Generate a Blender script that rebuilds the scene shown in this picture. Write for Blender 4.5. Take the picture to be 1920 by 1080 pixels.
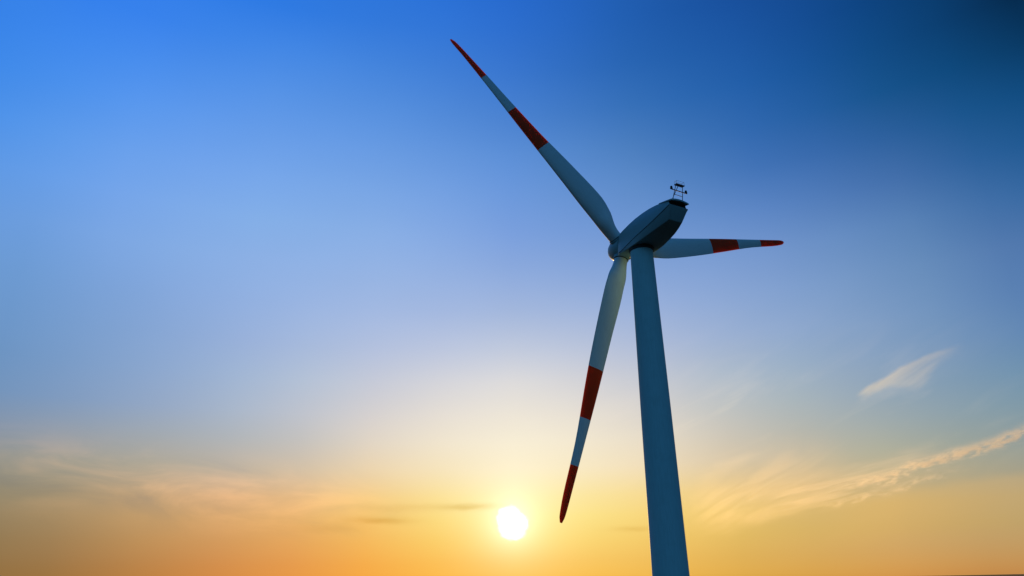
import bpy, bmesh, math, random
from mathutils import Vector, Matrix

random.seed(4)
for o in list(bpy.data.objects):
    bpy.data.objects.remove(o)
SC = bpy.context.scene
COL = SC.collection
R = math.radians

# ------------------------------------------------------------------ camera
CAM_Z = 16.0                                    # metres above the ground
cam_d = bpy.data.cameras.new("camera")
cam = bpy.data.objects.new("camera", cam_d)
COL.objects.link(cam)
cam_d.sensor_width = 36.0
cam_d.lens = 26.006
cam_d.clip_start = 0.1
cam_d.clip_end = 250000.0
PITCH = math.atan(553.8 / 1387.0)
CAM_ROT = Matrix.Rotation(math.pi / 2 + PITCH, 3, 'X') @ Matrix.Rotation(R(-1.07), 3, 'Z')
cam.matrix_world = Matrix.Translation((0, 0, CAM_Z)) @ CAM_ROT.to_4x4()
SC.camera = cam

# ------------------------------------------------------------------ look
SC.view_settings.view_transform = 'Standard'
SC.view_settings.look = 'None'
SC.view_settings.exposure = 0.0
SC.view_settings.gamma = 1.0
SC.cycles.use_denoising = True
SC.cycles.max_bounces = 8
SC.cycles.volume_bounces = 1

SUN_EL, SUN_AZ = 4.17, -0.32                    # degrees; azimuth clockwise from +Y


# ------------------------------------------------------------------ node helper
class NT:
    """A few shorthands for building shader maths."""
    def __init__(self, tree):
        self.t = tree

    def node(self, kind, **kw):
        n = self.t.nodes.new(kind)
        for k, v in kw.items():
            setattr(n, k, v)
        return n

    def put(self, sock, v):
        if isinstance(v, bpy.types.NodeSocket):
            self.t.links.new(v, sock)
        else:
            sock.default_value = v

    def m(self, op, a, b=None, c=None, clamp=False):
        n = self.node('ShaderNodeMath', operation=op, use_clamp=clamp)
        self.put(n.inputs[0], a)
        if b is not None:
            self.put(n.inputs[1], b)
        if c is not None:
            self.put(n.inputs[2], c)
        return n.outputs[0]

    def add(self, a, b): return self.m('ADD', a, b)
    def sub(self, a, b): return self.m('SUBTRACT', a, b)
    def mul(self, a, b): return self.m('MULTIPLY', a, b)
    def div(self, a, b): return self.m('DIVIDE', a, b)

    def smooth(self, v, lo, hi, a=0.0, b=1.0, kind='SMOOTHSTEP'):
        n = self.node('ShaderNodeMapRange', interpolation_type=kind)
        self.put(n.inputs['Value'], v)
        self.put(n.inputs['From Min'], lo)
        self.put(n.inputs['From Max'], hi)
        self.put(n.inputs['To Min'], a)
        self.put(n.inputs['To Max'], b)
        return n.outputs['Result']

    def gauss(self, x, x0, w):
        d = self.div(self.sub(x, x0), w)
        return self.m('EXPONENT', self.mul(self.mul(d, d), -1.0))

    def vec(self, x, y, z=0.0):
        n = self.node('ShaderNodeCombineXYZ')
        for s, v in zip(n.inputs, (x, y, z)):
            self.put(s, v)
        return n.outputs[0]

    def noise(self, v, scale, detail=4.0, rough=0.55, dist=0.0):
        n = self.node('ShaderNodeTexNoise')
        self.put(n.inputs['Vector'], v)
        n.inputs['Scale'].default_value = scale
        n.inputs['Detail'].default_value = detail
        n.inputs['Roughness'].default_value = rough
        n.inputs['Distortion'].default_value = dist
        return n.outputs['Fac']

    def vm(self, op, a, b=None):
        n = self.node('ShaderNodeVectorMath', operation=op)
        self.put(n.inputs[0], a)
        if b is not None:
            self.put(n.inputs[1], b)
        return n.outputs['Value' if op in ('DOT_PRODUCT', 'LENGTH') else 'Vector']

    def scale(self, v, f):
        n = self.node('ShaderNodeVectorMath', operation='SCALE')
        self.put(n.inputs[0], v)
        self.put(n.inputs['Scale'], f)
        return n.outputs['Vector']

    def mix(self, f, a, b):
        n = self.node('ShaderNodeMix', data_type='VECTOR')
        n.clamp_factor = True
        self.put(n.inputs['Factor'], f)
        self.put(n.inputs[4], a)
        self.put(n.inputs[5], b)
        return n.outputs[1]

    def xyz(self, v):
        n = self.node('ShaderNodeSeparateXYZ')
        self.put(n.inputs[0], v)
        return n.outputs


# ------------------------------------------------------------------ world: Nishita sky, graded by direction
SKY_ELEV = [0, 1.5, 3, 4.5, 6, 8, 10, 12, 14.5, 17, 20, 23, 26, 29, 32, 35, 38, 41, 44]
SKY_GRADE = [
    (-41, [(0.611,0.530,0.725), (0.559,0.443,0.476), (0.575,0.463,0.428), (0.629,0.535,0.486), (0.722,0.668,0.640), (0.828,0.804,0.967), (0.601,0.839,1.441), (0.551,0.896,1.686), (0.567,0.998,1.894), (0.611,1.118,2.158), (0.678,1.294,2.535), (0.675,1.395,2.934), (0.595,1.464,3.313), (0.435,1.431,3.644), (0.342,1.388,3.883), (0.303,1.363,4.088), (0.309,1.427,4.349), (0.334,1.525,4.628), (0.358,1.622,4.913)]),
    (-36, [(0.524,0.441,0.599), (0.502,0.396,0.423), (0.522,0.421,0.387), (0.568,0.485,0.436), (0.650,0.599,0.558), (0.765,0.752,0.837), (0.622,0.791,1.254), (0.517,0.837,1.558), (0.519,0.922,1.761), (0.576,1.048,2.013), (0.662,1.234,2.386), (0.736,1.395,2.796), (0.716,1.508,3.223), (0.621,1.551,3.555), (0.474,1.495,3.856), (0.370,1.423,4.101), (0.279,1.339,4.338), (0.303,1.436,4.611), (0.327,1.532,4.880)]),
    (-31, [(0.548,0.404,0.495), (0.557,0.397,0.405), (0.618,0.452,0.382), (0.700,0.539,0.433), (0.766,0.642,0.558), (0.787,0.779,0.824), (0.703,0.838,1.206), (0.610,0.889,1.573), (0.629,0.993,1.817), (0.674,1.101,2.045), (0.769,1.283,2.417), (0.875,1.483,2.822), (0.871,1.586,3.188), (0.792,1.640,3.504), (0.626,1.587,3.780), (0.456,1.481,4.013), (0.305,1.338,4.213), (0.264,1.336,4.425), (0.283,1.428,4.656)]),
    (-26, [(0.711,0.427,0.438), (0.730,0.437,0.376), (0.806,0.521,0.379), (0.901,0.628,0.449), (0.950,0.715,0.582), (0.851,0.824,0.856), (0.769,0.895,1.212), (0.715,0.961,1.592), (0.724,1.054,1.849), (0.753,1.140,2.065), (0.831,1.299,2.397), (0.921,1.501,2.754), (0.931,1.617,3.072), (0.843,1.621,3.359), (0.698,1.580,3.571), (0.518,1.480,3.759), (0.339,1.335,3.914), (0.214,1.218,4.067), (0.233,1.310,4.292)]),
    (-21, [(0.854,0.433,0.382), (0.865,0.448,0.329), (0.915,0.536,0.358), (0.982,0.640,0.439), (1.025,0.728,0.583), (0.890,0.845,0.911), (0.820,0.941,1.260), (0.821,1.046,1.604), (0.827,1.137,1.866), (0.828,1.177,2.080), (0.857,1.298,2.363), (0.923,1.470,2.684), (0.918,1.596,2.944), (0.842,1.591,3.201), (0.717,1.546,3.391), (0.558,1.462,3.535), (0.378,1.324,3.669), (0.206,1.150,3.798), (0.207,1.210,4.019)]),
    (-16, [(0.961,0.450,0.285), (0.966,0.477,0.270), (1.006,0.569,0.310), (1.056,0.676,0.397), (1.084,0.769,0.551), (0.974,0.897,0.922), (0.918,0.989,1.259), (0.927,1.080,1.543), (0.915,1.174,1.803), (0.877,1.198,2.031), (0.863,1.273,2.302), (0.872,1.391,2.572), (0.854,1.484,2.796), (0.784,1.491,2.995), (0.675,1.454,3.185), (0.532,1.378,3.311), (0.377,1.269,3.451), (0.225,1.119,3.585), (0.189,1.117,3.781)]),
    (-11, [(1.045,0.502,0.197), (1.051,0.540,0.198), (1.080,0.643,0.256), (1.118,0.756,0.350), (1.147,0.855,0.508), (1.117,0.990,0.909), (1.076,1.073,1.234), (1.042,1.117,1.468), (0.979,1.154,1.714), (0.897,1.169,1.958), (0.842,1.223,2.221), (0.824,1.308,2.450), (0.798,1.383,2.668), (0.721,1.383,2.833), (0.617,1.348,2.981), (0.486,1.280,3.106), (0.348,1.177,3.226), (0.225,1.061,3.376), (0.174,1.035,3.571)]),
    (-6, [(1.049,0.560,0.169), (1.053,0.616,0.195), (1.079,0.748,0.268), (1.108,0.878,0.389), (1.138,0.962,0.568), (1.141,1.058,0.970), (1.134,1.134,1.254), (1.102,1.155,1.429), (1.029,1.167,1.644), (0.899,1.142,1.876), (0.786,1.139,2.114), (0.746,1.197,2.338), (0.696,1.236,2.541), (0.635,1.256,2.702), (0.544,1.234,2.823), (0.421,1.155,2.906), (0.304,1.060,3.017), (0.211,0.984,3.192), (0.160,0.952,3.376)]),
    (0, [(1.049,0.611,0.181), (1.056,0.693,0.235), (1.080,0.862,0.355), (1.107,1.010,0.521), (1.135,1.066,0.725), (1.160,1.125,1.086), (1.175,1.189,1.298), (1.149,1.200,1.430), (1.077,1.199,1.611), (0.909,1.140,1.805), (0.749,1.088,2.013), (0.658,1.082,2.219), (0.584,1.086,2.420), (0.530,1.113,2.557), (0.456,1.105,2.644), (0.340,1.008,2.672), (0.242,0.914,2.763), (0.179,0.867,2.937), (0.145,0.858,3.131)]),
    (6, [(1.003,0.602,0.225), (1.023,0.677,0.271), (1.069,0.815,0.340), (1.118,0.946,0.459), (1.149,1.019,0.653), (1.168,1.113,1.076), (1.166,1.179,1.305), (1.112,1.172,1.437), (1.020,1.161,1.620), (0.875,1.119,1.820), (0.732,1.078,2.016), (0.627,1.052,2.166), (0.542,1.036,2.298), (0.477,1.034,2.343), (0.389,0.992,2.352), (0.263,0.871,2.342), (0.182,0.784,2.402), (0.143,0.750,2.536), (0.126,0.756,2.704)]),
    (11, [(0.957,0.606,0.304), (0.990,0.667,0.311), (1.055,0.777,0.347), (1.125,0.891,0.433), (1.168,0.979,0.618), (1.164,1.087,1.061), (1.136,1.151,1.293), (1.063,1.146,1.444), (0.963,1.138,1.647), (0.841,1.108,1.859), (0.725,1.085,2.047), (0.623,1.058,2.149), (0.521,1.012,2.196), (0.432,0.966,2.142), (0.323,0.883,2.087), (0.199,0.763,2.072), (0.137,0.681,2.083), (0.113,0.650,2.153), (0.108,0.666,2.277)]),
    (16, [(0.903,0.605,0.407), (0.927,0.655,0.372), (0.986,0.750,0.371), (1.053,0.836,0.435), (1.088,0.893,0.589), (1.034,0.964,0.937), (0.995,1.038,1.183), (0.942,1.089,1.385), (0.871,1.118,1.633), (0.795,1.105,1.875), (0.703,1.079,2.029), (0.610,1.038,2.099), (0.487,0.962,2.108), (0.349,0.853,1.992), (0.235,0.754,1.928), (0.141,0.659,1.901), (0.105,0.598,1.885), (0.089,0.560,1.893), (0.093,0.592,2.006)]),
    (21, [(0.932,0.637,0.561), (0.932,0.677,0.501), (0.977,0.755,0.446), (1.041,0.824,0.482), (1.033,0.860,0.627), (0.947,0.926,0.910), (0.885,0.985,1.148), (0.836,1.043,1.368), (0.790,1.083,1.633), (0.744,1.083,1.864), (0.676,1.064,1.983), (0.584,1.003,2.028), (0.421,0.871,1.979), (0.252,0.714,1.838), (0.156,0.635,1.789), (0.099,0.573,1.755), (0.082,0.521,1.718), (0.070,0.477,1.689), (0.080,0.528,1.826)]),
    (26, [(0.989,0.676,0.767), (0.969,0.711,0.654), (0.992,0.771,0.544), (1.045,0.828,0.543), (0.997,0.870,0.688), (0.892,0.940,0.938), (0.796,0.957,1.187), (0.734,0.969,1.385), (0.711,1.009,1.613), (0.681,1.033,1.783), (0.621,1.017,1.859), (0.526,0.951,1.886), (0.353,0.779,1.790), (0.205,0.631,1.656), (0.105,0.547,1.555), (0.067,0.485,1.495), (0.058,0.434,1.454), (0.057,0.423,1.480), (0.066,0.467,1.615)]),
    (31, [(0.978,0.687,0.915), (0.938,0.719,0.752), (0.955,0.774,0.609), (0.977,0.806,0.612), (0.888,0.832,0.763), (0.766,0.877,0.986), (0.673,0.894,1.206), (0.623,0.904,1.371), (0.593,0.919,1.559), (0.571,0.936,1.677), (0.526,0.923,1.709), (0.429,0.846,1.693), (0.278,0.673,1.577), (0.144,0.543,1.403), (0.057,0.450,1.201), (0.041,0.393,1.141), (0.036,0.351,1.130), (0.041,0.381,1.238), (0.049,0.422,1.372)]),
    (36, [(1.089,0.810,1.202), (0.986,0.791,0.900), (0.971,0.813,0.685), (0.950,0.817,0.702), (0.804,0.812,0.863), (0.665,0.827,1.056), (0.564,0.844,1.217), (0.494,0.829,1.347), (0.428,0.776,1.486), (0.404,0.757,1.546), (0.381,0.736,1.543), (0.254,0.647,1.470), (0.134,0.528,1.325), (0.064,0.442,1.146), (0.033,0.357,0.948), (0.027,0.286,0.807), (0.026,0.279,0.821), (0.030,0.320,0.944), (0.035,0.364,1.078)]),
    (41, [(1.242,0.944,1.357), (1.094,0.907,1.045), (1.055,0.900,0.801), (0.978,0.870,0.824), (0.802,0.858,1.003), (0.665,0.872,1.185), (0.567,0.879,1.328), (0.491,0.835,1.460), (0.427,0.779,1.561), (0.394,0.739,1.554), (0.308,0.660,1.483), (0.128,0.532,1.311), (0.059,0.435,1.128), (0.031,0.352,0.918), (0.021,0.228,0.593), (0.016,0.141,0.371), (0.019,0.174,0.462), (0.023,0.214,0.575), (0.027,0.260,0.705)]),
]

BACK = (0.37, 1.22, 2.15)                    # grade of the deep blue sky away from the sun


def build_world():
    w = bpy.data.worlds.new("World")
    SC.world = w
    w.use_nodes = True
    t = w.node_tree
    t.nodes.clear()
    g = NT(t)
    out = g.node('ShaderNodeOutputWorld')
    bg = g.node('ShaderNodeBackground')
    bg.inputs['Strength'].default_value = 0.1
    sky = g.node('ShaderNodeTexSky', sky_type='NISHITA')
    sky.sun_disc = False
    sky.sun_elevation = R(SUN_EL)
    sky.sun_rotation = R(SUN_AZ)
    sky.altitude = 100
    sky.air_density = 1.0
    sky.dust_density = 1.0
    sky.ozone_density = 1.0
    # soft shoulder, as a camera has
    s1 = g.scale(sky.outputs[0], 0.1)
    base = g.vm('DIVIDE', s1, g.vm('ADD', s1, (0.6, 0.6, 0.6)))

    tc = g.node('ShaderNodeTexCoord')
    d = g.xyz(tc.outputs['Generated'])
    deg = 180 / math.pi
    az = g.mul(g.m('ARCTAN2', d[0], d[1]), deg)
    el = g.mul(g.m('ARCSINE', d[2]), deg)

    def column(stops):
        r = g.node('ShaderNodeValToRGB')
        cr = r.color_ramp
        cr.interpolation = 'LINEAR'
        while len(cr.elements) < len(stops):
            cr.elements.new(0.5)
        for e, (p, c) in zip(cr.elements, stops):
            e.position = p
        for e, (p, c) in zip(cr.elements, stops):
            e.position = p
            e.color = (*c, 1)
        t.links.new(elf, r.inputs[0])
        return r.outputs[0]

    elf = g.div(g.m('MAXIMUM', el, 0.0), 90.0)
    cols = []
    for a, cc in SKY_GRADE:
        st = [(e / 90.0, c) for e, c in zip(SKY_ELEV, cc)]
        top = (0.06, 0.55, 2.2)
        st.append((62 / 90.0, tuple(0.5 * x + 0.5 * y for x, y in zip(cc[-1], top))))
        st.append((1.0, (0.02, 0.45, 1.6)))
        cols.append((a, column(st)))
    side_l = column([(0, (0.16, 0.24, 0.34)), (20 / 90, (0.10, 0.50, 1.1)), (1, (0.02, 0.45, 1.6))])
    side_r = column([(0, (0.14, 0.22, 0.34)), (20 / 90, (0.02, 0.22, 0.6)), (1, (0.02, 0.45, 1.6))])
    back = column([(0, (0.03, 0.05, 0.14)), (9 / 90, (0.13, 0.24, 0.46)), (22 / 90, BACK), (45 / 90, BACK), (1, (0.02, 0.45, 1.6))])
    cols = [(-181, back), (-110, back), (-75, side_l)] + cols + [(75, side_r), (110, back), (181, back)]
    grade = cols[0][1]
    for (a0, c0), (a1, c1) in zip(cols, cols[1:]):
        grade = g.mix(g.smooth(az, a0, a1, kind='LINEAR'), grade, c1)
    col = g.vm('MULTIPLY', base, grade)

    # thin high haze: broad soft mottling everywhere, warmer banks low on the left
    wob = g.noise(g.vec(g.mul(az, 0.05), g.mul(el, 0.11), 3.1), 1.0, 3.0, 0.5)
    col = g.scale(col, g.add(0.955, g.mul(wob, 0.09)))
    v1 = g.vec(g.mul(az, 0.135), g.add(g.mul(el, 0.42), g.mul(az, 0.030)), 7.7)
    n1 = g.noise(v1, 1.0, 5.0, 0.56, 0.5)
    m1 = g.mul(g.gauss(el, g.add(4.3, g.mul(az, -0.09)), 1.9), g.mul(g.smooth(az, -44, -30), g.smooth(az, -6, -17)))
    bank = g.mul(m1, g.smooth(n1, 0.42, 0.68))
    col = g.vm('ADD', col, g.scale((0.17, 0.078, 0.026), bank))
    dark = g.mul(m1, g.smooth(n1, 0.47, 0.30))
    col = g.vm('MULTIPLY', col, g.vm('SUBTRACT', (1, 1, 1), g.scale((0.20, 0.14, 0.02), dark)))
    # feathery veil right of the tower, rising to the right
    v2 = g.vec(g.mul(g.add(g.mul(az, 0.9), g.mul(el, 0.45)), 0.11), g.mul(g.sub(el, g.mul(az, 0.42)), 0.42), 1.3)
    n2 = g.noise(v2, 1.0, 5.0, 0.55, 0.6)
    m2 = g.mul(g.gauss(az, 21, 10), g.gauss(el, 10.0, 4.5))
    veil = g.mul(m2, g.smooth(n2, 0.45, 0.72))
    col = g.vm('ADD', col, g.scale((0.13, 0.085, 0.035), veil))

    # edge of a warm bank low on the right
    ne = g.noise(g.vec(g.mul(az, 0.22), g.mul(el, 0.3), 5.0), 1.0, 4.0, 0.55)
    ed = g.sub(el, g.add(g.add(5.35, g.mul(g.sub(az, 26.0), 0.085)), g.mul(g.sub(ne, 0.5), 1.1)))
    bank2 = g.mul(g.mul(g.smooth(ed, 0.30, -0.55), g.smooth(ed, -3.8, -0.6)), g.mul(g.smooth(az, 20.5, 26.5), g.smooth(az, 60, 45)))
    col = g.vm('ADD', col, g.scale((0.075, 0.026, -0.012), bank2))

    # small dark bars of cloud beside the sun
    def bar(a0, e0, wa, we, k, tilt=0.0):
        nb = g.noise(g.vec(g.mul(az, 0.5), g.mul(el, 1.6), a0), 1.0, 4.0, 0.6)
        ee = g.add(g.sub(el, g.mul(g.sub(az, a0), tilt)), g.mul(g.sub(nb, 0.5), we * 1.6))
        return g.mul(g.mul(g.gauss(az, a0, wa), g.gauss(ee, e0, we)), k)
    bars = g.add(bar(-10.0, 4.42, 2.1, 0.24, 0.85, -0.02), bar(-3.6, 5.35, 2.0, 0.22, 0.9))
    bars = g.add(bars, g.add(bar(-8.3, 5.3, 3.0, 0.3, 0.35), bar(8.6, 3.55, 1.5, 0.18, 0.5)))
    bars = g.add(bars, bar(-13.3, 3.9, 2.4, 0.25, 0.25))
    bars = g.m('MINIMUM', bars, 1.0)

    # aureole: the over-exposed sun and its glow
    sd = Vector((math.sin(R(SUN_AZ)) * math.cos(R(SUN_EL)), math.cos(R(SUN_AZ)) * math.cos(R(SUN_EL)), math.sin(R(SUN_EL))))
    th = g.mul(g.m('ARCCOSINE', g.m('MINIMUM', g.vm('DOT_PRODUCT', tc.outputs['Generated'], tuple(sd)), 0.9999999)), deg)
    ns = g.noise(g.vec(g.mul(az, 0.9), g.mul(el, 0.9), 2.0), 1.0, 2.0, 0.5)
    th2 = g.add(th, g.mul(g.sub(ns, 0.5), 0.9))
    core = g.smooth(th2, 1.33, 0.76)
    glow1 = g.m('EXPONENT', g.mul(g.m('MAXIMUM', g.sub(th, 0.9), 0.0), -0.75))
    glow2 = g.m('EXPONENT', g.mul(th, -0.16))
    col = g.vm('ADD', col, g.scale((0.30, 0.36, 0.40), glow1))
    col = g.vm('ADD', col, g.scale((0.05, 0.05, 0.03), glow2))
    col = g.vm('MULTIPLY', col, g.vm('SUBTRACT', (1, 1, 1), g.scale((0.17, 0.25, 0.42), bars)))
    col = g.vm('ADD', col, g.scale((2.2, 1.9, 1.5), g.mul(core, g.sub(1.0, g.mul(bars, 0.9)))))
    # below the horizon: dull haze
    col = g.scale(col, g.smooth(el, -4.0, -0.2, 0.15, 1.0))
    g.put(bg.inputs['Color'], g.scale(col, 10.0))
    t.links.new(bg.outputs[0], out.inputs['Surface'])


build_world()

sun_d = bpy.data.lights.new("sun", 'SUN')
sun_d.energy = 3.6
sun_d.color = (1.0, 0.60, 0.25)
sun_d.angle = R(0.5)
sun = bpy.data.objects.new("sun", sun_d)
COL.objects.link(sun)
sun_dir = Vector((math.sin(R(SUN_AZ)) * math.cos(R(SUN_EL)), math.cos(R(SUN_AZ)) * math.cos(R(SUN_EL)), math.sin(R(SUN_EL))))
sun.rotation_euler = sun_dir.to_track_quat('Z', 'Y').to_euler()
sun.location = (-60, 0, 120)


# ------------------------------------------------------------------ materials
def principled(name):
    m = bpy.data.materials.new(name)
    m.use_nodes = True
    b = m.node_tree.nodes['Principled BSDF']
    return m, NT(m.node_tree), b


def paint(name, base, rough=0.38, dirt=0.12, along=(0.05, 0.05, 0.05), spec=0.4):
    """Weathered gelcoat: faint streaks of grime and a slightly uneven gloss."""
    m, g, b = principled(name)
    tc = g.node('ShaderNodeTexCoord')
    v = g.vm('MULTIPLY', tc.outputs['Object'], along)
    n1 = g.noise(v, 8.0, 6.0, 0.62)
    n2 = g.noise(tc.outputs['Object'], 0.7, 5.0, 0.6)
    k = g.add(g.mul(g.smooth(n1, 0.40, 0.75), dirt), g.mul(g.smooth(n2, 0.45, 0.8), dirt * 0.6))
    dirty = tuple(c * 0.55 * f for c, f in zip(base, (0.95, 0.9, 0.8)))
    g.put(b.inputs['Base Color'], g.mix(k, base, dirty))
    g.put(b.inputs['Roughness'], g.add(rough, g.mul(n1, 0.12)))
    b.inputs['Specular IOR Level'].default_value = spec
    bump = g.node('ShaderNodeBump')
    bump.inputs['Strength'].default_value = 0.08
    bump.inputs['Distance'].default_value = 0.02
    g.put(bump.inputs['Height'], n2)
    g.put(b.inputs['Normal'], bump.outputs[0])
    return m


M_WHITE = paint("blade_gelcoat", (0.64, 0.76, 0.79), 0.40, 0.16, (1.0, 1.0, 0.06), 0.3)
M_RED = paint("red_warning_paint", (0.80, 0.048, 0.008), 0.6, 0.18, (1.0, 1.0, 0.06), 0.12)
_rb = M_RED.node_tree.nodes['Principled BSDF']           # thin glass-fibre tips let a little backlight through
_rb.inputs['Subsurface Weight'].default_value = 0.24
_rb.inputs['Subsurface Radius'].default_value = (0.40, 0.10, 0.03)
_rb.inputs['Subsurface Scale'].default_value = 0.6
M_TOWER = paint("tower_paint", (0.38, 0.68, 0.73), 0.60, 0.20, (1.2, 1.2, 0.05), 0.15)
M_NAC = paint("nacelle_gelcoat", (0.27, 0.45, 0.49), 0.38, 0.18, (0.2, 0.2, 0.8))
M_SEAL = paint("rubber_seal", (0.03, 0.032, 0.035), 0.6, 0.2)
M_VENT = paint("black_outlet_mesh", (0.012, 0.012, 0.014), 0.7, 0.2)
M_STEEL = paint("dark_galvanised_steel", (0.09, 0.095, 0.10), 0.5, 0.2)
M_SENSOR = paint("black_sensor_housing", (0.02, 0.02, 0.022), 0.45, 0.1)


# ------------------------------------------------------------------ mesh helpers
def link(name, bm, mats, parent=None, smooth=True, angle=None, mw=None):
    me = bpy.data.meshes.new(name)
    bmesh.ops.recalc_face_normals(bm, faces=bm.faces)
    bm.to_mesh(me)
    bm.free()
    for mm in (mats if isinstance(mats, (list, tuple)) else [mats]):
        me.materials.append(mm)
    for p in me.polygons:
        p.use_smooth = smooth
    if smooth and angle is not None:
        me.set_sharp_from_angle(angle=R(angle))
    o = bpy.data.objects.new(name, me)
    COL.objects.link(o)
    if parent is not None:
        o.parent = parent
    if mw is not None:
        o.matrix_local = mw
    return o


def tag(o, label=None, cat=None, group=None, kind=None):
    for k, v in (('label', label), ('category', cat), ('group', group), ('kind', kind)):
        if v:
            o[k] = v
    return o


def lathe(bm, prof, seg=48, origin=(0, 0, 0), ax=None):
    """prof: (radius, height) pairs turned about the third column of ax."""
    ax = ax or Matrix.Identity(3)
    og = Vector(origin)
    rings = []
    for rr, h in prof:
        if rr < 1e-6:
            rings.append([bm.verts.new(og + ax @ Vector((0, 0, h)))])
        else:
            rings.append([bm.verts.new(og + ax @ Vector((rr * math.cos(2 * math.pi * i / seg), rr * math.sin(2 * math.pi * i / seg), h))) for i in range(seg)])
    for a, b in zip(rings, rings[1:]):
        for i in range(seg):
            j = (i + 1) % seg
            if len(a) == 1 and len(b) == 1:
                continue
            if len(a) == 1:
                bm.faces.new((a[0], b[i], b[j]))
            elif len(b) == 1:
                bm.faces.new((a[i], a[j], b[0]))
            else:
                bm.faces.new((a[i], a[j], b[j], b[i]))
    return bm


def tube(bm, p, q, rad, seg=10):
    p, q = Vector(p), Vector(q)
    z = (q - p).normalized()
    x = z.orthogonal().normalized()
    ax = Matrix((x, z.cross(x), z)).transposed()
    return lathe(bm, [(0, 0), (rad, 0), (rad, (q - p).length), (0, (q - p).length)], seg, p, ax)


def box(bm, c, s):
    vs = [bm.verts.new((c[0] + s[0] * dx / 2, c[1] + s[1] * dy / 2, c[2] + s[2] * dz / 2)) for dx in (-1, 1) for dy in (-1, 1) for dz in (-1, 1)]
    for f in ((0, 1, 3, 2), (4, 6, 7, 5), (0, 4, 5, 1), (2, 3, 7, 6), (0, 2, 6, 4), (1, 5, 7, 3)):
        bm.faces.new([vs[i] for i in f])
    return bm


def bevel(bm, w, seg=2, ang=25):
    bmesh.ops.remove_doubles(bm, verts=bm.verts, dist=1e-4)
    bmesh.ops.recalc_face_normals(bm, faces=bm.faces)
    es = [e for e in bm.edges if len(e.link_faces) == 2 and e.calc_face_angle() > R(ang)]
    if es:
        bmesh.ops.bevel(bm, geom=es, offset=w, segments=seg, affect='EDGES', profile=0.5, clamp_overlap=True)


# ------------------------------------------------------------------ ground
def build_ground():
    bm = bmesh.new()
    rad = [0, 30, 80, 160, 300, 600, 1200, 2500, 5000, 10000, 20000, 40000, 70000]
    seg = 96
    prev = [bm.verts.new((0, 0, 0))]
    for rr in rad[1:]:
        ring = []
        for i in range(seg):
            a = 2 * math.pi * i / seg
            ring.append(bm.verts.new((rr * math.cos(a), rr * math.sin(a), 0.0)))
        for i in range(seg):
            j = (i + 1) % seg
            if len(prev) == 1:
                bm.faces.new((prev[0], ring[i], ring[j]))
            else:
                bm.faces.new((prev[i], ring[i], ring[j], prev[j]))
        prev = ring
    m, g, b = principled("dry_fields")
    tc = g.node('ShaderNodeTexCoord')
    n1 = g.noise(tc.outputs['Object'], 0.004, 5.0, 0.6)
    n2 = g.noise(tc.outputs['Object'], 0.4, 6.0, 0.65)
    c = g.mix(g.smooth(n1, 0.4, 0.6), (0.020, 0.024, 0.010), (0.034, 0.028, 0.016))
    g.put(b.inputs['Base Color'], g.mix(g.smooth(n2, 0.35, 0.7), c, (0.030, 0.028, 0.014)))
    b.inputs['Roughness'].default_value = 0.95
    b.inputs['Specular IOR Level'].default_value = 0.1
    o = link('ground', bm, m, smooth=False)
    tag(o, kind='structure')


build_ground()

# ------------------------------------------------------------------ wind turbine
BASE = Vector((19.65, 101.83, 0.0))
HUB = Vector((17.516, 106.470, 48.742 + CAM_Z)) - BASE       # in the turbine's own space
YAW, TILT = R(-30.137), R(2.11)
AX_N = Vector((math.sin(YAW) * math.cos(TILT), math.cos(YAW) * math.cos(TILT), math.sin(TILT)))   # upwind
AX_R = Vector((math.cos(YAW), -math.sin(YAW), 0.0))
AX_U = AX_R.cross(AX_N)

turbine = bpy.data.objects.new('wind_turbine', None)
COL.objects.link(turbine)
turbine.location = BASE
turbine.empty_display_size = 5
tag(turbine, 'tall white wind turbine with three red-banded blades, seen dark against the sunset', 'wind turbine')

# nacelle frame: x backwards along the shaft, y to the right, z up
NAC = Matrix((-AX_N, -AX_R, AX_U)).transposed()              # right-handed: x back, y left, z up
NAC4 = Matrix.Translation(HUB) @ NAC.to_4x4()
Y0 = 0.25                                                    # nacelle centre line (y to the left)


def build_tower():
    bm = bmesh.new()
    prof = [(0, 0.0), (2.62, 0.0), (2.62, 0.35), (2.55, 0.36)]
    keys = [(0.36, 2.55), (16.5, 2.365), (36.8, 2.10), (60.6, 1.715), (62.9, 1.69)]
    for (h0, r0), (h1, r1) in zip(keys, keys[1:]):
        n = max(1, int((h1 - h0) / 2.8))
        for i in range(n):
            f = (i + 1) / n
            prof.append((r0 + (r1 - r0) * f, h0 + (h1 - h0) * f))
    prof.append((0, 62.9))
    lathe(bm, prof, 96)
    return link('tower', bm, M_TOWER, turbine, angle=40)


tower = build_tower()


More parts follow.
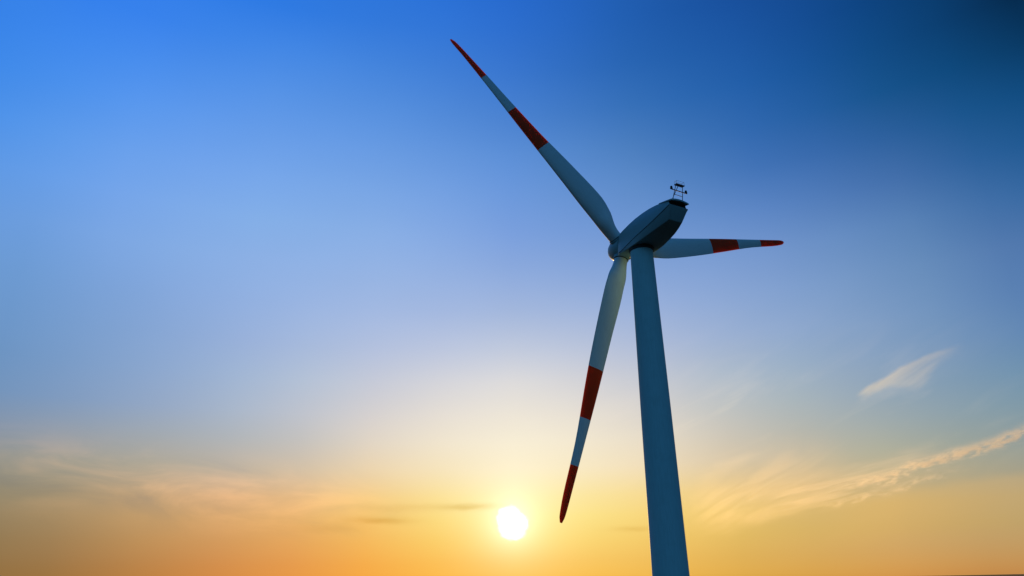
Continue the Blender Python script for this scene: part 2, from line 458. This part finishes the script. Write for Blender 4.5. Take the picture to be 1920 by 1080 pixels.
def build_nacelle():
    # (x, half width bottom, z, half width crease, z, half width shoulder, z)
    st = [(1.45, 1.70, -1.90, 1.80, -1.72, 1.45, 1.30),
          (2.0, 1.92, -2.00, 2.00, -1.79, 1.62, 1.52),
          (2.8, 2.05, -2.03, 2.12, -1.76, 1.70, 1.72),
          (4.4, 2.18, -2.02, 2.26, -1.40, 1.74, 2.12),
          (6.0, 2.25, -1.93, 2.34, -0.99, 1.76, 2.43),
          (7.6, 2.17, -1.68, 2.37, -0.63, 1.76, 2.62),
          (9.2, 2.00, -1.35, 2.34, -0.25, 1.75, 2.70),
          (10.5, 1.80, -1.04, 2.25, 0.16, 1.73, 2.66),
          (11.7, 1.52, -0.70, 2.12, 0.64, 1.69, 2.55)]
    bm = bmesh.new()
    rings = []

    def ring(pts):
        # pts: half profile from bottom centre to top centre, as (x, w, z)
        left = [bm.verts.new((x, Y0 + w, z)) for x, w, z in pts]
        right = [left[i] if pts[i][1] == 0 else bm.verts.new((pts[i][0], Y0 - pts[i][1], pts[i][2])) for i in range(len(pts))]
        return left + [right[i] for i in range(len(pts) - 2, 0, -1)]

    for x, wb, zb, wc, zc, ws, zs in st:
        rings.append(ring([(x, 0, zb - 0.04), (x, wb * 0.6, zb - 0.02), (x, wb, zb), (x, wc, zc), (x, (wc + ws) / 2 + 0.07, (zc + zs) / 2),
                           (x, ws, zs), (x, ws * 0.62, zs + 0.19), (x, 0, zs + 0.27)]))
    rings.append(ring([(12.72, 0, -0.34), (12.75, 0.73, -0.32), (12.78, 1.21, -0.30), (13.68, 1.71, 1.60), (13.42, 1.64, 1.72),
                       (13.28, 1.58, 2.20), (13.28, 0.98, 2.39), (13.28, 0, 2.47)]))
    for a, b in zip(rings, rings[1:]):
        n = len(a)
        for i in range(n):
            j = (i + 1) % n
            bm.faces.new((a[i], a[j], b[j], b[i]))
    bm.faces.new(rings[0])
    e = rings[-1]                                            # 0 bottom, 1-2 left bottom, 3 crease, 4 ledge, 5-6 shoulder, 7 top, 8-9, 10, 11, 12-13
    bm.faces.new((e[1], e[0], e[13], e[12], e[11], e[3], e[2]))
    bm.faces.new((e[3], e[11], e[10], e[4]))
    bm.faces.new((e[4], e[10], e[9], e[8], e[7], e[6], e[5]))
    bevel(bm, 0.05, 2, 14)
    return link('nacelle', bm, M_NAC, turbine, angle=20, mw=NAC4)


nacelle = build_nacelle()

# rear roof lip, black outlet below it, seam strips along the body's crease
bm = bmesh.new()
sec = []
for x, w, z in ((11.4, 1.74, 2.60), (12.6, 1.71, 2.47), (13.6, 1.66, 2.345), (14.02, 1.62, 2.28), (14.10, 1.56, 2.20)):
    top, bot = [], []
    for k in range(9):
        f = -1 + k / 4
        arch = 0.24 * (1 - f * f)
        top.append(bm.verts.new((x, Y0 + w * f, z + 0.05 + arch)))
        bot.append(bm.verts.new((x, Y0 + w * f, z - 0.13 + arch * (1.0 if x < 14.05 else 0.9))))
    sec.append((top, bot))
for (t0, b0), (t1, b1) in zip(sec, sec[1:]):
    for k in range(8):
        bm.faces.new((t0[k], t0[k + 1], t1[k + 1], t1[k]))
        bm.faces.new((b0[k], b1[k], b1[k + 1], b0[k + 1]))
    bm.faces.new((t0[0], t1[0], b1[0], b0[0]))
    bm.faces.new((t0[8], b0[8], b1[8], t1[8]))
for t0, b0 in (sec[0], sec[-1]):
    for k in range(8):
        bm.faces.new((t0[k], b0[k], b0[k + 1], t0[k + 1]))
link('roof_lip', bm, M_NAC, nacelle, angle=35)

bm = bmesh.new()
for i in range(5):
    z = 1.73 + i * 0.105
    box(bm, (13.46 - i * 0.02, Y0, z), (0.16, 3.02 - i * 0.05, 0.05))
box(bm, (13.36, Y0, 1.95), (0.06, 3.06, 0.56))
link('air_outlet', bm, M_VENT, nacelle, smooth=False)

for s in (1, -1):
    bm = bmesh.new()
    pts = [(2.0, 2.00, -1.79), (2.8, 2.12, -1.76), (4.4, 2.26, -1.40), (6.0, 2.34, -0.99), (7.6, 2.37, -0.63), (9.2, 2.34, -0.25),
           (10.5, 2.25, 0.16), (11.7, 2.12, 0.64), (13.6, 1.73, 1.56)]
    for p, q in zip(pts, pts[1:]):
        tube(bm, (p[0], Y0 + s * (p[1] + 0.004), p[2]), (q[0], Y0 + s * (q[1] + 0.004), q[2]), 0.045, 8)
    link('seam_strip', bm, M_SEAL, nacelle)

# yaw collar between tower and nacelle
bm = bmesh.new()
lathe(bm, [(1.5, 62.1), (1.80, 62.15), (1.84, 62.3), (1.84, 62.78), (1.5, 62.8)], 72)
link('yaw_collar', bm, M_SEAL, turbine, angle=35)


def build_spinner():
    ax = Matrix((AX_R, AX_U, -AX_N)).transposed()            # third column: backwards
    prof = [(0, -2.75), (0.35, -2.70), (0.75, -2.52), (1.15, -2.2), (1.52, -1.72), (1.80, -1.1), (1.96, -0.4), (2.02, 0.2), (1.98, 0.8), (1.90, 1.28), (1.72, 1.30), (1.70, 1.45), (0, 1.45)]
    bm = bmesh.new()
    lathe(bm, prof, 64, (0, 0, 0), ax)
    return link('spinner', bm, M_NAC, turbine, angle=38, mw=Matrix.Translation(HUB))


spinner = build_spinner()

# ------------------------------------------------------------------ blades
PHASE = -51.335 + 5.95
BLADE_L = 42.1535
_st = [0.06, .2, .35, .55, .75, .92, 0.97, 0.99, 1.003]
_le_t = [-1.03, -0.46, 0.43, 1.61, 2.89, 3.94, 4.22, 4.38, 4.60]
_te_t = [1.75, 3.34, 3.77, 4.10, 4.46, 5.08, 5.16, 5.12, 4.92]
_le_n = [-0.50, -0.57, -0.64, -0.69, -0.69, -0.61, -0.50, -0.42, -0.36]
_te_n = [-0.60, -1.45, -1.17, -0.78, -0.73, -0.42, -0.38, -0.36, -0.34]
_dl = R(5.95)


def edge(tt, nn):
    out = []
    for s, t, n in zip(_st, tt, nn):
        rr = s * BLADE_L
        out.append((rr * math.cos(_dl) + t * math.sin(_dl), -rr * math.sin(_dl) + t * math.cos(_dl), n))
    return out


def interp(tab, x):
    if x <= tab[0][0]:
        return tab[0][1:]
    if x >= tab[-1][0]:
        return tab[-1][1:]
    n = len(tab)
    for i in range(n - 1):
        if tab[i][0] <= x <= tab[i + 1][0]:
            break
    x0, x1 = tab[i][0], tab[i + 1][0]
    h = x1 - x0
    f = (x - x0) / h
    res = []
    for k in range(1, len(tab[0])):
        def slope(j):
            if j <= 0:
                return (tab[1][k] - tab[0][k]) / (tab[1][0] - tab[0][0])
            if j >= n - 1:
                return (tab[-1][k] - tab[-2][k]) / (tab[-1][0] - tab[-2][0])
            a = (tab[j][k] - tab[j - 1][k]) / (tab[j][0] - tab[j - 1][0])
            b = (tab[j + 1][k] - tab[j][k]) / (tab[j + 1][0] - tab[j][0])
            return 0.0 if a * b <= 0 else 2 * a * b / (a + b)
        m0, m1 = slope(i), slope(i + 1)
        y0, y1 = tab[i][k], tab[i + 1][k]
        res.append((1 + 2 * f) * (1 - f) ** 2 * y0 + f * (1 - f) ** 2 * h * m0 + f * f * (3 - 2 * f) * y1 + f * f * (f - 1) * h * m1)
    return res


LE, TE = edge(_le_t, _le_n), edge(_te_t, _te_n)
ROOT_R, ROOT_T, ROOT_N = 1.06, 0.06, -0.42
BANDS = [0.487, 0.665, 0.825]
CONE = 0.06


def build_blade_mesh():
    bm = bmesh.new()
    tip = max(LE[-1][0], TE[-1][0]) - 0.05
    fr = [1.45, 1.8, 2.2, 2.5, 2.9, 3.3, 3.8, 4.4, 5.0, 5.7, 6.5, 7.4, 8.4, 9.5, 11, 12.5, 14, 16, 18, 20, 22, 24, 26, 28, 30, 32, 34, 36, 37.5, 38.8, 39.8, 40.6, 41.2, 41.6, 41.9, tip]
    for b in BANDS:
        fr += [b * BLADE_L]
    fr = sorted(set(round(x, 3) for x in fr if x <= tip + 1e-6))
    seg = 36
    rings = []
    for rr in fr:
        le, te = interp(LE, rr), interp(TE, rr)
        # the root is a plain round tube that flows into the aerofoil
        f = min(1.0, max(0.0, (rr - 2.2) / 5.2))
        f = f * f * (3 - 2 * f)
        fo = min(1.0, max(0.0, (rr - 2.3) / 3.4))
        fo = fo * fo * (3 - 2 * fo)
        le = [(1 - fo) * a + fo * b for a, b in zip((ROOT_T - ROOT_R, ROOT_N), le)]
        te = [(1 - fo) * a + fo * b for a, b in zip((ROOT_T + ROOT_R, ROOT_N), te)]
        cv = Vector((te[0] - le[0], te[1] - le[1]))
        c = cv.length
        tn = Vector((-cv.y, cv.x)) / c
        s = rr / BLADE_L
        tk = 0.17 + 0.25 * max(0.0, (0.45 - s) / 0.45) ** 1.3
        ring = []
        for i in range(seg):
            th = 2 * math.pi * i / seg
            x = (1 + math.cos(th)) / 2
            circ = 0.5 * c * math.sin(th)
            yt = 5 * tk * (0.2969 * math.sqrt(x) - 0.126 * x - 0.3516 * x * x + 0.2843 * x ** 3 - 0.1036 * x ** 4) * c
            yt = max(yt, 0.006)
            camber = 0.10 * tk * 4 * x * (1 - x) * c
            foil = (yt if math.sin(th) >= 0 else -yt) - camber
            if abs(math.sin(th)) < 1e-6:
                foil = -camber
            y = (1 - f) * circ + f * foil
            p = Vector(le) + cv * x + tn * y
            ring.append(bm.verts.new((p.x, p.y + CONE * rr, rr)))
        rings.append(ring)
    b = [x * BLADE_L for x in BANDS]
    for k, (a, c_) in enumerate(zip(rings, rings[1:])):
        mid = (fr[k] + fr[k + 1]) / 2
        mi = 1 if (b[0] < mid < b[1] or mid > b[2]) else 0
        for i in range(seg):
            j = (i + 1) % seg
            fc = bm.faces.new((a[i], a[j], c_[j], c_[i]))
            fc.material_index = mi
    bm.faces.new(rings[0])
    fc = bm.faces.new(rings[-1])
    fc.material_index = 1
    return bm


blade0 = None
collar0 = None
for k in range(3):
    a = R(PHASE + 120 * k)
    e = AX_U * math.cos(a) + AX_R * math.sin(a)
    t = -AX_U * math.sin(a) + AX_R * math.cos(a)
    mw = Matrix.Translation(HUB) @ Matrix((t, AX_N, e)).transposed().to_4x4() @ Matrix.Diagonal((1, 1, (0.994, 1.0, 1.009)[k], 1))
    if blade0 is None:
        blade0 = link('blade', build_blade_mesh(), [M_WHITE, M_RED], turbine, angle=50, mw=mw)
        bm = bmesh.new()
        yo = ROOT_N + CONE * 2.1
        lathe(bm, [(0.9, 1.5), (1.17, 1.5), (1.19, 1.56), (1.19, 2.02), (1.15, 2.06), (1.0, 2.06)], 56, (ROOT_T, yo, 0))
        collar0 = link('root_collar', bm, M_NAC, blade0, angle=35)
        bm = bmesh.new()
        lathe(bm, [(1.0, 2.06), (1.115, 2.06), (1.115, 2.17), (1.0, 2.17)], 56, (ROOT_T, yo, 0))
        seal0 = link('root_seal', bm, M_SEAL, blade0, angle=35)
    else:
        bl = blade0.copy()
        COL.objects.link(bl)
        bl.parent = turbine
        bl.matrix_local = mw
        for src in (collar0, seal0):
            c = src.copy()
            COL.objects.link(c)
            c.parent = bl

# ------------------------------------------------------------------ instrument frame on the nacelle's tail (y to the left here)
XM = 13.55
mast = link('instrument_frame', (lambda b: (
    tube(b, (XM, 1.26, 2.35), (XM, 0.39, 5.14), 0.050), tube(b, (XM, -0.62, 2.35), (XM, -0.88, 5.14), 0.050),
    tube(b, (XM - 0.5, 1.08, 2.45), (XM - 0.1, -0.14, 5.12), 0.050),
    tube(b, (XM, 0.98, 3.48), (XM, -0.64, 3.44), 0.042),
    tube(b, (XM, 1.20, 2.72), (XM, -0.60, 2.68), 0.035), b)[-1])(bmesh.new()), M_STEEL, turbine, mw=NAC4)
bm = bmesh.new()
tube(bm, (XM + 0.06, 1.55, 4.17), (XM + 0.06, -1.58, 4.13), 0.075)
link('cross_arm', bm, M_STEEL, mast)
bm = bmesh.new()
box(bm, (XM, -0.30, 5.19), (0.55, 1.56, 0.11))
for yy in (0.30, -0.1, -0.5, -0.9):
    tube(bm, (XM, yy, 5.24), (XM, yy, 5.40), 0.05)
link('platform', bm, M_STEEL, mast, smooth=False)
bm = bmesh.new()
for a_, b_ in (((0.44, 5.2), (0.36, 5.74)), ((0.36, 5.74), (-1.0, 5.74)), ((-1.0, 5.74), (-1.05, 5.2))):
    for dx in (-0.24, 0.24):
        tube(bm, (XM + dx, a_[0], a_[1]), (XM + dx, b_[0], b_[1]), 0.014, 8)
for yy in (0.36, -1.0):
    tube(bm, (XM - 0.24, yy, 5.74), (XM + 0.24, yy, 5.74), 0.018, 8)
link('guard_rail', bm, M_STEEL, mast)
for yy, zz in ((1.36, 4.17), (-1.40, 4.13)):
    bm = bmesh.new()
    lathe(bm, [(0, 0.05), (0.20, 0.05), (0.21, 0.10), (0.19, 0.16), (0.17, 0.18), (0.17, 0.34), (0.15, 0.42), (0.09, 0.47), (0, 0.48)], 24, (XM + 0.06, yy, zz))
    link('beacon_light', bm, M_SENSOR, mast, angle=40)


# ------------------------------------------------------------------ clouds far behind (thin volumes)
def pixel_dir(px, py):
    v = CAM_ROT @ Vector(((px - 960) / 1387.0, -(py - 540) / 1387.0, -1.0))
    return v.normalized()


def cloud(name, label, pa, pb, half_px, dist, density_fn, dens, tint=(1.0, 0.93, 0.80), aniso=0.6, step=0.6):
    """A long flat bank of cloud `dist` metres away, its axis running between two sight lines."""
    A, B = pixel_dir(*pa) * dist, pixel_dir(*pb) * dist
    ctr = (A + B) / 2
    ux = (B - A).normalized()
    uz = -ctr.normalized()
    uz = (uz - ux * uz.dot(ux)).normalized()
    uy = uz.cross(ux)
    hx = (B - A).length / 2
    hy = half_px / 1387.0 * dist * 0.95
    hz = hy
    bm = bmesh.new()
    box(bm, (0, 0, 0), (2, 2, 2))
    m = bpy.data.materials.new(name + "_vapour")
    m.use_nodes = True
    t = m.node_tree
    t.nodes.clear()
    g = NT(t)
    out = g.node('ShaderNodeOutputMaterial')
    pv = g.node('ShaderNodeVolumePrincipled')
    pv.inputs['Color'].default_value = (*tint, 1)
    pv.inputs['Anisotropy'].default_value = aniso
    tc = g.node('ShaderNodeTexCoord')
    p = g.xyz(tc.outputs['Object'])
    d = density_fn(g, p[0], p[1], p[2], hx / hy)
    g.put(pv.inputs['Density'], g.m('MAXIMUM', g.mul(d, dens / (2 * hz)), 0.0))
    t.links.new(pv.outputs[0], out.inputs['Volume'])
    m.cycles.volume_step_rate = step
    o = link(name, bm, m, smooth=False)
    o.matrix_world = Matrix.Translation(ctr + Vector((0, 0, CAM_Z))) @ (Matrix((ux, uy, uz)).transposed() @ Matrix.Diagonal((hx, hy, hz))).to_4x4()
    tag(o, label, 'cloud')
    return o


def feather(g, x, y, z, asp):
    w = g.noise(g.vec(g.mul(x, 1.3), g.mul(y, 0.7), g.mul(z, 0.10)), 1.6, 3.0, 0.5)
    cy = g.add(g.mul(g.mul(x, x), -0.12), 0.12)                    # gently arched spine
    yy = g.add(g.sub(y, cy), g.mul(g.sub(w, 0.5), 0.22))
    top = g.smooth(yy, 0.30, 0.16)
    wide = g.add(g.mul(g.gauss(x, 0.02, 0.36), -0.44), -0.13)
    low = g.smooth(yy, wide, g.add(wide, 0.30))
    st = g.noise(g.vec(g.mul(x, asp * 0.30), g.mul(g.add(y, g.mul(x, -0.22)), 3.6), g.mul(z, 0.10)), 1.8, 8.0, 0.68, 0.5)
    taper = g.mul(g.smooth(g.add(x, g.mul(st, 0.25)), -0.86, -0.60), g.smooth(g.add(x, g.mul(st, 0.5)), 1.30, 0.60))
    body = g.mul(g.mul(top, low), taper)
    strand = g.mul(g.gauss(g.sub(yy, g.mul(x, 0.12)), 0.10, 0.17), g.smooth(x, 0.35, -0.55))
    edge_ = g.mul(g.gauss(yy, 0.17, 0.09), 0.5)
    lines = g.add(g.smooth(st, 0.34, 0.66, 0.38, 1.0), g.add(strand, edge_))
    zed = g.smooth(g.m('ABSOLUTE', z), 1.0, 0.2)
    return g.mul(g.mul(body, lines), zed)


def ripple(g, x, y, z, asp):
    w = g.noise(g.vec(g.mul(x, 2.6), 0.3, 0.0), 1.5, 2.0, 0.5)
    bend = g.add(g.mul(g.mul(x, x), 0.22), -0.10)
    yy = g.add(g.sub(y, bend), g.mul(g.sub(w, 0.5), 0.45))
    lump = g.noise(g.vec(g.mul(g.add(x, g.mul(y, 0.05)), asp * 1.0), g.mul(y, 2.6), g.mul(z, 0.10)), 3.0, 6.0, 0.62, 0.35)
    right = g.smooth(x, -0.60, -0.10)
    line = g.gauss(g.add(yy, g.mul(g.sub(lump, 0.5), 0.42)), 0.04, 0.115)
    core = g.mul(g.mul(line, right), g.smooth(lump, 0.38, 0.60, 0.15, 1.5))
    st = g.noise(g.vec(g.mul(x, asp * 0.22), g.mul(g.add(y, g.mul(x, 0.15)), 4.2), g.mul(z, 0.10)), 1.9, 8.0, 0.66, 0.5)
    sheet = g.mul(g.gauss(yy, -0.02, 0.30), g.mul(g.smooth(x, 0.25, -0.45), g.smooth(st, 0.42, 0.60)))
    veil = g.mul(g.gauss(yy, 0.34, 0.16), g.mul(g.mul(g.smooth(x, 0.25, -0.1), g.smooth(x, -0.7, -0.3)), g.smooth(st, 0.30, 0.7)))
    under = g.mul(g.gauss(g.add(yy, g.mul(g.sub(lump, 0.5), 0.25)), -0.34, 0.075), g.mul(g.smooth(x, 0.30, -0.1), g.smooth(x, -0.75, -0.4)))
    ends = g.mul(g.smooth(x, -0.99, -0.70), g.smooth(x, 0.99, 0.75))
    zed = g.smooth(g.m('ABSOLUTE', z), 1.0, 0.2)
    tot = g.add(g.add(core, g.mul(sheet, 0.42)), g.add(g.mul(g.mul(under, g.smooth(lump, 0.40, 0.62)), 0.55), g.mul(veil, 0.22)))
    return g.mul(g.mul(tot, ends), zed)


def fan(g, x, y, z, asp):
    w = g.noise(g.vec(g.mul(x, 1.0), g.mul(y, 0.8), 4.0), 1.3, 3.0, 0.5)
    yy = g.add(y, g.mul(g.sub(w, 0.5), 0.6))
    # strands spread from the lower left like an open hand
    ang = g.m('ARCTAN2', g.add(y, 0.9), g.add(g.mul(x, 1.6), 4.2))
    rad = g.add(x, g.mul(y, 0.3))
    st = g.noise(g.vec(g.mul(rad, 0.9), g.mul(ang, 13.0), g.mul(z, 0.10)), 1.3, 8.0, 0.66, 0.8)
    env = g.mul(g.gauss(yy, -0.05, 0.50), g.mul(g.smooth(x, -0.95, -0.45), g.smooth(g.add(x, g.mul(st, 0.5)), 1.05, 0.55)))
    low = g.smooth(yy, -0.66, -0.46)
    rim = g.mul(g.gauss(yy, -0.44, 0.10), g.smooth(x, -0.7, -0.2))
    zed = g.smooth(g.m('ABSOLUTE', z), 1.0, 0.2)
    return g.mul(g.mul(g.mul(env, low), g.add(g.smooth(st, 0.26, 0.76), g.mul(rim, 0.5))), zed)


cloud('wispy_cloud', 'pale feather-shaped cloud alone in the blue sky, right of the turbine', (1608, 755), (1816, 654), 58, 20000, feather, 0.37, (0.86, 0.98, 0.92))
cloud('ripple_cloud', 'long rippled streak of cream cloud rising to the right above the yellow horizon', (1425, 953), (2080, 766), 62, 22000, ripple, 1.15, (1.0, 0.94, 0.76))
cloud('feathery_cloud', 'broad faint feathery cloud low in the yellow sky just right of the tower', (1262, 972), (1650, 842), 90, 22000, fan, 0.44, (1.0, 0.93, 0.72))
